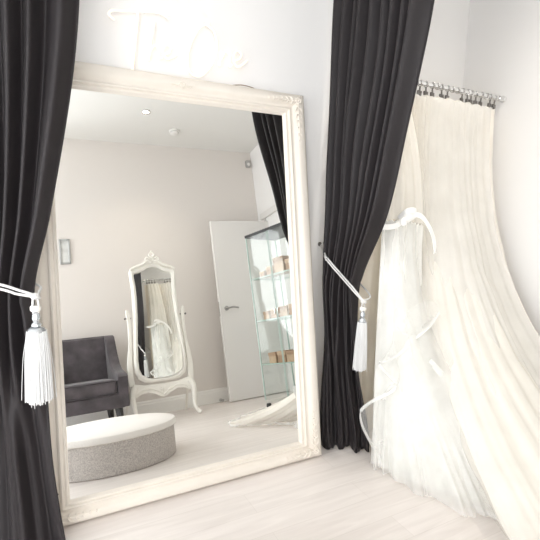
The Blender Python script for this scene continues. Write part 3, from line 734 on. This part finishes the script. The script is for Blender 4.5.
spec = [(0, [(.10, .07, .05, .10, 'kraft'), (.205, .09, .075, .11, 'kraft'), (.335, .13, .125, .14, 'tan'), (.48, .12, .09, .13, 'kraft')]),
        (1, [(.09, .08, .065, .11, 'tan'), (.20, .10, .075, .12, 'kraft'), (.315, .10, .08, .12, 'tan'), (.44, .11, .085, .13, 'kraft')]),
        (2, [(.10, .10, .080, .12, 'tan'), (.215, .10, .085, .12, 'kraft'), (.33, .10, .08, .12, 'tan'), (.45, .11, .09, .13, 'kraft')])]
names = ('top', 'middle', 'bottom'); pos = ('at the end nearest the white door', 'second from the white door', 'third from the white door', 'farthest from the white door')
for si, row in spec:
    for bi, (x, w, h, d, mk) in enumerate(row):
        h *= 1.2
        b = thing('gift_box', mcab @ V((x, -.06-d/2, SZ[si]+.0035)), '%s %s box on the %s cabinet shelf, %s' % (('large' if h > .1 else 'small'), ('tan' if mk == 'tan' else 'brown'), names[si], pos[bi]), 'box',
                  rz=CA+random.uniform(-.06, .06), group='card boxes on the %s cabinet shelf' % names[si])
        MB().box((0, 0, h*.38), (w*.94, d*.94, h*.76), bev=.002).build('box_body', M[mk], b)
        MB().box((0, 0, h*.83), (w, d, h*.34), bev=.002).build('lid', M['tan' if mk == 'kraft' else 'kraft'], b)

# ------------------------------------------------------------------ small wall and ceiling things
pf = thing('picture_frame', (.425, YB, 1.735), 'small narrow silver picture frame on the rear wall above the armchair', 'picture frame')
W_, H_ = .10, .255; m = MB()
for c, d in (((-W_/2+.008, .01, 0), (.018, .02, H_)), ((W_/2-.008, .01, 0), (.018, .02, H_)), ((0, .01, H_/2-.008), (W_, .02, .018)), ((0, .01, -H_/2+.008), (W_, .02, .018))): m.box(c, d, bev=.003)
m.build('frame_moulding', M['silver'], pf); MB().box((0, .005, 0), (W_-.02, .006, H_-.02)).build('picture', M['art'], pf, smooth=False)
sd = thing('smoke_detector', (1.56, -2.5, ZC), 'round white smoke detector on the ceiling', 'smoke detector')
MB().lathe([(0, 0), (.055, 0), (.055, -.012), (.05, -.016), (0, -.016)], n=32).build('mount', M['plastic'], sd)
MB().lathe([(0, -.014), (.044, -.014), (.044, -.026), (0, -.026)], n=32).build('vent_band', M['greyplastic'], sd)
MB().lathe([(0, -.024), (.048, -.024), (.046, -.036), (.034, -.044), (0, -.046)], n=32).build('cover', M['plastic'], sd)
dlg = thing('ceiling_downlight', (1.18, -2.16, ZC), 'small round recessed ceiling downlight, switched on', 'ceiling light')
MB().lathe([(.028, -.001), (.045, -.001), (.046, -.005), (.040, -.009), (.030, -.007), (.028, -.003)], n=32).build('trim_ring', M['chrome'], dlg)
MB().lathe([(0, -.002), (.030, -.002), (.030, -.004), (0, -.006)], n=24).build('lamp_lens', M['bulb'], dlg)
ms = thing('motion_sensor', (2.600, YB, 2.80), 'small grey motion sensor high in the rear room corner', 'sensor')
MB().box((0, .022, 0), (.055, .044, .085), bev=.008).build('sensor_case', M['greyplastic'], ms); MB().ball((0, .044, -.012), (.02, .008, .022), 12, 8).build('sensor_lens', M['plastic'], ms)

# ------------------------------------------------------------------ light
def area(name, loc, rot, sx, sy, e, col):
    l = bpy.data.lights.new(name, 'AREA'); l.shape = 'RECTANGLE'; l.size = sx; l.size_y = sy; l.energy = e; l.color = col
    o = bpy.data.objects.new(name, l); COL.objects.link(o); o.location = loc; o.rotation_euler = rot; return o
area('window_daylight', (XL-.45, wyc, wzc+.15), (0, -pi/2, 0), 2.7, 2.9, 62, (.98, .985, 1.))   # daylight outside the side window
area('shop_daylight', (rxc, YB-.5, rzc), (-pi/2, 0, pi), 2.2, 2.4, 82, (.98, .985, 1.))        # daylight outside the shop window
fill_dl = copy_tree(dlg); fill_dl.location = (1.82, -.58, ZC); fill_dl['label'] = 'added unseen downlight fixture that goes with the fill spot over the bridal tulle'  # unseen fixture, added to go with the fill spot
s2 = bpy.data.lights.new('tulle_fill_spot', 'SPOT'); s2.energy = 25; s2.spot_size = R(125); s2.spot_blend = .9; s2.color = (1, .93, .82); s2.shadow_soft_size = .035  # added spot that brightens the upper part of the hanging tulle
o2 = bpy.data.objects.new('tulle_fill_spot', s2); COL.objects.link(o2); o2.location = (1.82, -.58, ZC-.02)
sp = bpy.data.lights.new('downlight_lamp', 'SPOT'); sp.energy = 16; sp.spot_size = R(110); sp.spot_blend = .8; sp.color = (1, .86, .68); sp.shadow_soft_size = .03
so = bpy.data.objects.new('downlight_lamp', sp); COL.objects.link(so); so.location = (1.18, -2.16, ZC-.02)
w = bpy.data.worlds.new('sky'); S.world = w; w.use_nodes = True
w.node_tree.nodes['Background'].inputs['Color'].default_value = (.95, .97, 1, 1); w.node_tree.nodes['Background'].inputs['Strength'].default_value = 1.

S.view_settings.view_transform = 'Standard'; S.view_settings.look = 'None'; S.view_settings.gamma = 1; S.view_settings.exposure = .60
S.view_settings.use_curve_mapping = False
c = S.cycles
c.max_bounces = 14; c.diffuse_bounces = 8; c.glossy_bounces = 8; c.transmission_bounces = 8; c.transparent_max_bounces = 40
c.sample_clamp_indirect = 8; c.use_denoising = True
